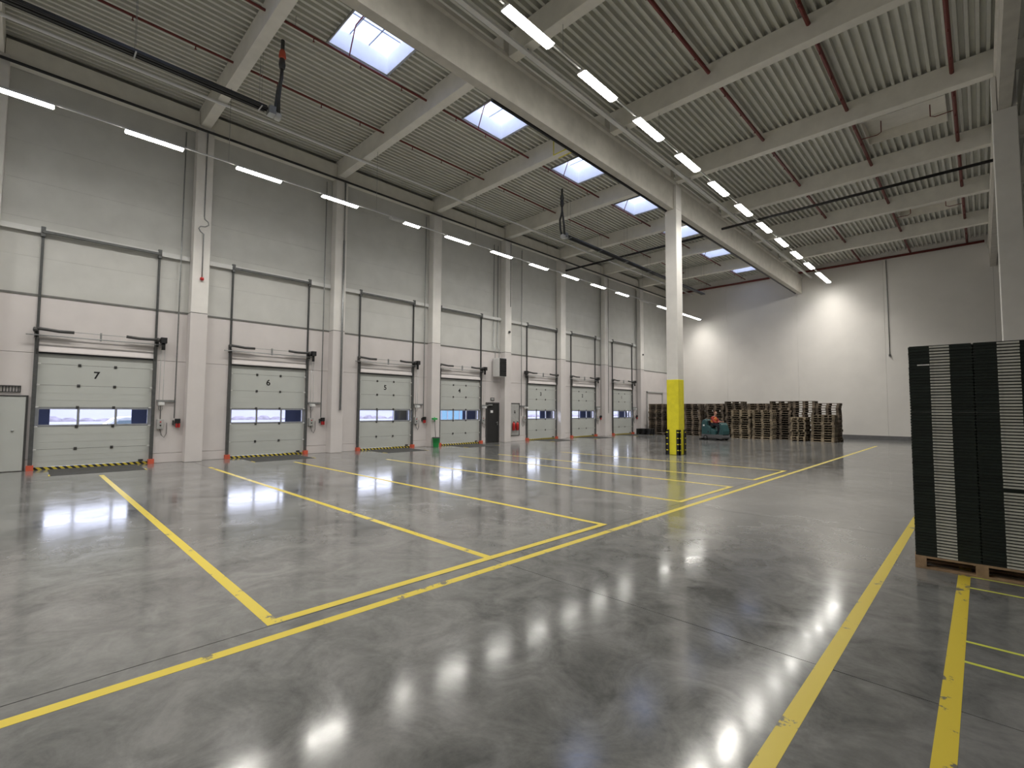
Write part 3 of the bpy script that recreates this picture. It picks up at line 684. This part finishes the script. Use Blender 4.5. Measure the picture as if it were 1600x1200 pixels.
stack(-8.42, 33.0, 10, 'narrow lower stack turned sideways', True, me=pal_me2); stack(-7.38, 33.2, 11, 'lower stack at the open end of the row', me=pal_me2)
stack(-17.55, 33.3, 1, 'single layer lying on the floor by the corner stack')
bp = pallet_boxes(1.1, .8).mesh('plastic_pallet', M['rubber'])
for i in range(3):
    o = bpy.data.objects.new('plastic_pallet', bp); C.objects.link(o); o.location = (-18.2, 33.0, i*.1445); o.rotation_euler.z = .05*i-.04
    tag(o, 'black plastic pallet in the low stack beside dock door 1', 'pallet', 'black pallets in a low stack')
# ------------------------------------------------------------------ crates on a pallet near the aisle
RZ = math.radians(3.5); PX, PY = -.08, 7.80       # centre of the pallet
ca, sa = math.cos(RZ), math.sin(RZ)
TR = lambda x, y: (PX+x*ca-y*sa, PY+x*sa+y*ca)
PW, PD = 1.12, .82
pl = thing('load_pallet', 'clean wooden pallet carrying the stack of folded black crates', 'pallet', (PX, PY, 0), rz=RZ)
for i, y in enumerate((-.41, -.245, -.08, .085, .265)): part('deck_board', MB().box(-PW/2, PW/2, y, y+.145, .122, .144), 'wood2', pl)
for x in (-PW/2, -.05, PW/2-.10): part('cross_board', MB().box(x, x+.10, -PD/2, PD/2, .10, .122), 'wood2', pl)
for x in (-PW/2, -.05, PW/2-.10):
    for y in (-PD/2, -.07, PD/2-.14): part('block', MB().box(x, x+.10, y, y+.14, .022, .10), 'wood2', pl)
for y in (-PD/2, -.05, PD/2-.10): part('bottom_board', MB().box(-PW/2, PW/2, y, y+.10, 0, .022), 'wood2', pl)
CW, CD, CH = .552, .40, .0338
m = MB().box(-CW/2, CW/2, -CD/2, CD/2, .0, .024).box(-CW/2+.008, CW/2-.008, -CD/2+.006, CD/2-.006, .024, CH-.0006)
crate_me = m.mesh('folded_crate', M['crate'])
GW = .172
grip_me = MB().box(-GW/2, GW/2, -CD/2-.004, -CD/2+.004, .003, .024).box(-GW/2, -GW/2+.02, -CD/2-.008, -CD/2-.004, .004, .020).box(GW/2-.02, GW/2, -CD/2-.008, -CD/2-.004, .004, .020).mesh('grip', M['grip'])
tag_me = MB().box(-.2, -.09, -CD/2-.003, -CD/2+.002, .004, .018).mesh('paper_tag', M['whitesign'])
for row in range(2):
    for col in range(2):
        for i in range(72):
            x, y = (col-.5)*(CW+.004), (row-.5)*(CD+.004)
            o = bpy.data.objects.new('folded_crate', crate_me); C.objects.link(o)
            xx, yy = TR(x+random.uniform(-.0015, .0015), y+random.uniform(-.002, .002))
            o.location = (xx, yy, .1445+i*CH); o.rotation_euler.z = RZ+(math.pi if row else 0)
            turned = (row == 0 and col == 1 and i == 24)
            if turned: o.location = (*TR(x, y-.007), .1445+i*CH)
            tag(o, 'folded black crate %s of the pallet load' % (('aisle facing' if row == 0 else 'rear')+' column '+('by the broad yellow line' if col == 0 else 'away from the broad yellow line')), 'crate', 'folded crates, column %d' % (row*2+col+1))
            if turned:
                o['label'] = 'folded black crate turned round, its grey grip hidden, in the pallet load'; del o['group']
                o.rotation_euler.z += math.pi
            g = bpy.data.objects.new('grip', grip_me); C.objects.link(g); g.parent = o
            if row == 0 and col == 0 and i == 65:
                g2 = bpy.data.objects.new('paper_tag', tag_me); C.objects.link(g2); g2.parent = o
                o['label'] = 'folded black crate with a white paper tag beside its grip'; del o['group']
# ------------------------------------------------------------------ ride-on scrubber with its driver
SR = thing('floor_scrubber', 'teal ride-on floor scrubber parked in front of the pallet stacks', 'scrubber', (-11.85, 30.15, 0), rz=math.radians(-12))
SR.scale = (.86, .95, .93)
def P2(name, mb, m, bev=0, parent=SR): return part(name, mb, m, parent, bev)
P2('chassis', MB().prism([(-.78, .12), (.80, .12), (.84, .22), (.80, .38), (-.80, .38), (-.84, .25)], -.42, .42), 'dgrey', .02)
P2('recovery_tank', MB().prism([(-.86, .36), (-.10, .36), (-.10, .80), (-.22, .92), (-.40, .98), (-.46, 1.30), (-.56, 1.38), (-.74, 1.34), (-.84, 1.12)], -.40, .40), 'teal', .05)
P2('side_panel', MB().prism([(-.10, .36), (.30, .36), (.24, .62), (.10, .72), (-.10, .78)], -.40, .40), 'teal', .03)
P2('front_column', MB().prism([(.46, .36), (.84, .36), (.86, .62), (.74, 1.02), (.62, 1.16), (.52, 1.14), (.56, .80), (.50, .55)], -.34, .34), 'teal', .04)
P2('footwell', MB().box(.28, .50, -.36, .36, .36, .41), 'rubber')
P2('seat', MB().box(-.40, -.02, -.24, .24, .86, .96).box(-.46, -.36, -.22, .22, .96, 1.30), 'rubber', .03)
stw = P2('steering_wheel', MB().tube([(.50+.10*math.cos(t)*.5, .17*math.sin(t), 1.18-.14*math.cos(t)) for t in [2*math.pi*i/16 for i in range(17)]], .016, 6), 'black')
P2('steering_post', MB().tube([(.50, 0, 1.18), (.60, 0, 1.05)], .025, 8), 'black', parent=stw)
for x, y, r in ((-.50, -.40, .17), (-.50, .40, .17), (.62, -.33, .15), (.62, .33, .15)):
    wv = P2('wheel', MB().lathe([(r*.5, -.045), (r, -.04), (r, .04), (r*.5, .045)], (x, y, r), 18, 'y'), 'rubber')
    P2('hub', MB().lathe([(.02, -.05), (r*.5, -.048), (r*.5, .048), (.02, .05)], (x, y, r), 12, 'y'), 'dgrey', parent=wv)
P2('brush_skirt', MB().box(-.28, .38, -.45, .45, .01, .16), 'rubber', .01)
P2('squeegee', MB().box(-.98, -.88, -.50, .50, .0, .10).box(-.90, -.80, -.06, .06, .10, .30), 'rubber', .01)
P2('cap', MB().lathe([(.07, 0), (.07, .04), (.05, .06)], (-.64, -.15, 1.36), 14), 'dgrey')
P2('badge', MB().box(-.72, -.58, -.404, -.40, .92, 1.02), 'whitesign')
P2('filler', MB().lathe([(.06, 0), (.06, .02), (.04, .03)], (-.30, -.405, .55), 12, 'y'), 'black')
def skin(name, pts, edges, m, parent, sub=2):
    me = bpy.data.meshes.new(name); me.from_pydata([p[:3] for p in pts], edges, []); me.materials.append(M[m])
    o = bpy.data.objects.new(name, me); C.objects.link(o)
    o.modifiers.new('skin', 'SKIN'); sv = me.skin_vertices[0].data
    for i, p in enumerate(pts): sv[i].radius = (p[3], p[3] if len(p) < 5 else p[4])
    sv[0].use_root = True
    s = o.modifiers.new('sub', 'SUBSURF'); s.levels = sub; s.render_levels = sub
    if parent: o.parent = parent
    return o
pe_org = (-11.85, 30.15, 0)
body_p, body_e = [], []
def chain(prev, pts):
    for p in pts:
        body_p.append(p); i = len(body_p)-1
        if prev is not None: body_e.append((prev, i))
        prev = i
    return prev
hip = chain(None, [(-.20, 0, 1.02, .13)])
chest = chain(hip, [(-.17, 0, 1.22, .125), (-.10, 0, 1.42, .13)])
neck = chain(chest, [(-.05, 0, 1.54, .06), (-.02, 0, 1.61, .055)])
head = chain(neck, [(.01, 0, 1.69, .085), (.02, 0, 1.77, .095), (.01, 0, 1.85, .07)])
for s in (-1, 1):
    kn = chain(hip, [(-.14, s*.10, .99, .10), (.08, s*.13, 1.0, .085), (.26, s*.13, .97, .065)])
    ft = chain(kn, [(.33, s*.13, .70, .06), (.36, s*.13, .52, .045), (.38, s*.13, .455, .04), (.50, s*.14, .445, .035)])
    hd = chain(chest, [(-.10, s*.17, 1.43, .07), (.04, s*.23, 1.25, .055), (.12, s*.23, 1.17, .045), (.34, s*.17, 1.19, .033), (.42, s*.155, 1.20, .03)])
    pm = chain(hd, [(.46, s*.155, 1.21, .028)])
    for q, (dy, ln) in enumerate(((-.03, .8), (-.01, 1), (.01, .95), (.03, .75))):
        chain(pm, [(.49, s*.155+dy, 1.225, .010), (.50+.02*ln, s*.155+dy, 1.20, .009), (.49+.01*ln, s*.155+dy, 1.175, .008)])
    chain(hd, [(.44, s*.12, 1.20, .011), (.465, s*.11, 1.185, .009)])
per = skin('person', body_p, body_e, 'skin', None)
per.location = (pe_org[0], pe_org[1], -.055); per.scale = (.9, 1, .985); per.rotation_euler.z = math.radians(-12); ORG[per.name] = (0, 0, 0)
tag(per, 'person in red jacket and orange vest seated driving the teal scrubber', 'person')
def sk(name, m, chains, sub=2):
    pts, ed = [], []
    for ch in chains:
        a = ch[0]
        if isinstance(a, int): prev = a; ch = ch[1:]
        else: prev = None
        for p in ch:
            pts.append(p); i = len(pts)-1
            if prev is not None: ed.append((prev, i))
            prev = i
    return skin(name, pts, ed, m, per, sub)
sk('trousers', 'trouser', [[(-.20, 0, 1.03, .15)], [0, (-.14, -.10, 1.0, .118), (.08, -.13, 1.01, .102), (.26, -.13, .975, .085), (.33, -.13, .70, .08), (.36, -.13, .50, .07)],
    [0, (-.14, .10, 1.0, .118), (.08, .13, 1.01, .102), (.26, .13, .975, .085), (.33, .13, .70, .08), (.36, .13, .50, .07)]])
sk('jacket', 'jacket', [[(-.20, 0, 1.06, .16), (-.17, 0, 1.24, .155), (-.10, 0, 1.43, .155), (-.06, 0, 1.53, .09)], [2, (-.10, -.18, 1.44, .095), (.04, -.235, 1.25, .078), (.12, -.235, 1.17, .066), (.36, -.17, 1.19, .048)],
    [2, (-.10, .18, 1.44, .095), (.04, .235, 1.25, .078), (.12, .235, 1.17, .066), (.36, .17, 1.19, .048)]])
sk('vest', 'vest', [[(-.19, 0, 1.10, .172), (-.17, 0, 1.24, .172), (-.10, 0, 1.40, .172), (-.08, 0, 1.48, .13)], [2, (-.10, -.14, 1.44, .10)], [2, (-.10, .14, 1.44, .10)]])
for s in (-1, 1):
    sk('shoe', 'rubber', [[(.35, s*.13, .455, .055), (.42, s*.135, .45, .05), (.52, s*.14, .445, .042)]])
sk('hair', 'hair', [[(-.05, 0, 1.70, .065), (-.035, 0, 1.79, .09), (.005, 0, 1.85, .088), (.05, 0, 1.865, .06)]])
part('nose', MB().prism([(.10, 1.70), (.135, 1.70), (.105, 1.76)], -.012, .012), 'skin', per)
part('mouth', MB().box(.085, .102, -.022, .022, 1.652, 1.660), 'jacket', per)
for s in (-1, 1):
    part('eye', MB().lathe([(.001, -.011), (.008, -.008), (.011, 0), (.008, .008), (.001, .011)], (.098, s*.033, 1.775), 10), 'whitesign', per)
    part('ear', MB().lathe([(.004, -.03), (.018, -.015), (.018, .015), (.004, .03)], (.005, s*.098, 1.745), 8), 'skin', per)
# ------------------------------------------------------------------ outside the dock doors
solo('yard', MB().box(-170, W-.33, -90, 190, -1.6, -1.2), 'snow', 'pale snowy yard outside the dock doors', 'ground', (-60, 20, -1.2), kind='structure')
solo('snow_bank', MB().prism([(-66, -1.2), (-62, .35), (-60, .45), (-57, -1.2)], -80, 180), 'snow', 'long low snow bank across the yard', 'snow bank', (-60, 20, -1.2), kind='structure')
hm = MB()
for i in range(170):
    y = -70+i*1.5; h = random.uniform(.55, .85); r = random.uniform(.9, 1.5)
    hm.lathe([(r*.7, -1.2), (r, -.5), (r*.9, h*.4), (r*.35, h)], (-69+random.uniform(-.8, .8), y, 0), 8)
h = solo('winter_hedge', hm, 'hedge', 'dark leafless hedge line behind the snow bank', 'hedge', (-69, 20, -1.2)); h['kind'] = 'stuff'
solo('far_slope', MB().prism([(-165, -1.2), (-160, 3.2), (-120, 2.0), (-100, -1.2)], -90, 190), 'hill', 'pale hillside beyond the yard', 'hill', (-130, 20, -1.2), kind='structure')
bf = thing('sheet_fence', 'light blue sheet fence with white posts beyond door 4', 'fence', (-50, 42, -1.2))
for i in range(18): part('sheet', MB().box(-50.05, -50, 34+i*1.0+.06, 34+i*1.0+.94, -1.1, 1.75), 'bluefence', bf)
for i in range(19): part('post', MB().box(-50.06, -49.96, 33.94+i, 34.06+i, -1.2, 1.8), 'snow', bf)
vn = thing('white_van', 'white van parked in the snowy yard outside door 7', 'van', (-39, 5, -1.2))
prof = [(2.3, -.85), (7.6, -.85), (7.7, -.6), (7.65, 1.05), (7.5, 1.2), (4.5, 1.22), (4.1, 1.12), (3.3, .42), (2.45, .18), (2.25, -.2)]
part('body', MB().prism(prof, -40.0, -38.1, 'x'), 'carwhite', vn, .08)
part('windscreen', MB().prism([(3.38, .46), (4.06, 1.06), (4.02, 1.09), (3.33, .48)], -39.9, -38.2, 'x'), 'carglass', vn)
part('side_window', MB().prism([(3.75, .46), (4.22, .98), (4.95, 1.0), (4.95, .46)], -38.1, -38.085, 'x'), 'carglass', vn)
for y in (3.1, 6.7):
    part('wheel', MB().lathe([(.15, -.11), (.34, -.10), (.34, .10), (.15, .11)], (-38.25, y, -.86), 18, 'x'), 'rubber', vn)
    part('wheel', MB().lathe([(.15, -.11), (.34, -.10), (.34, .10), (.15, .11)], (-39.85, y, -.86), 18, 'x'), 'rubber', vn)
for n, y0 in DOORS.items():
    da, db = y0+.10, y0+2.75; x = W-.95
    s = thing('dock_shelter', 'navy dock shelter flaps outside dock door %s' % NUM[n], 'dock shelter', (x, (da+db)/2, 0), 'dock shelters')
    for a, b in ((da-.62, da+.33), (db-.36, db+.95)): part('flap', MB().box(x-.04, x, a, b, -1.0, 3.6), 'navy', s)
    part('head_curtain', MB().box(x-.04, x, da-.62, db+.95, 2.6, 3.9), 'navy', s)
    for y in (da-.62, db+.95):
        for z in (-.6, 3.7): part('strut', MB().tube([(x-.02, y, z), (W-.32, y, z)], .025, 6), 'galv', s)
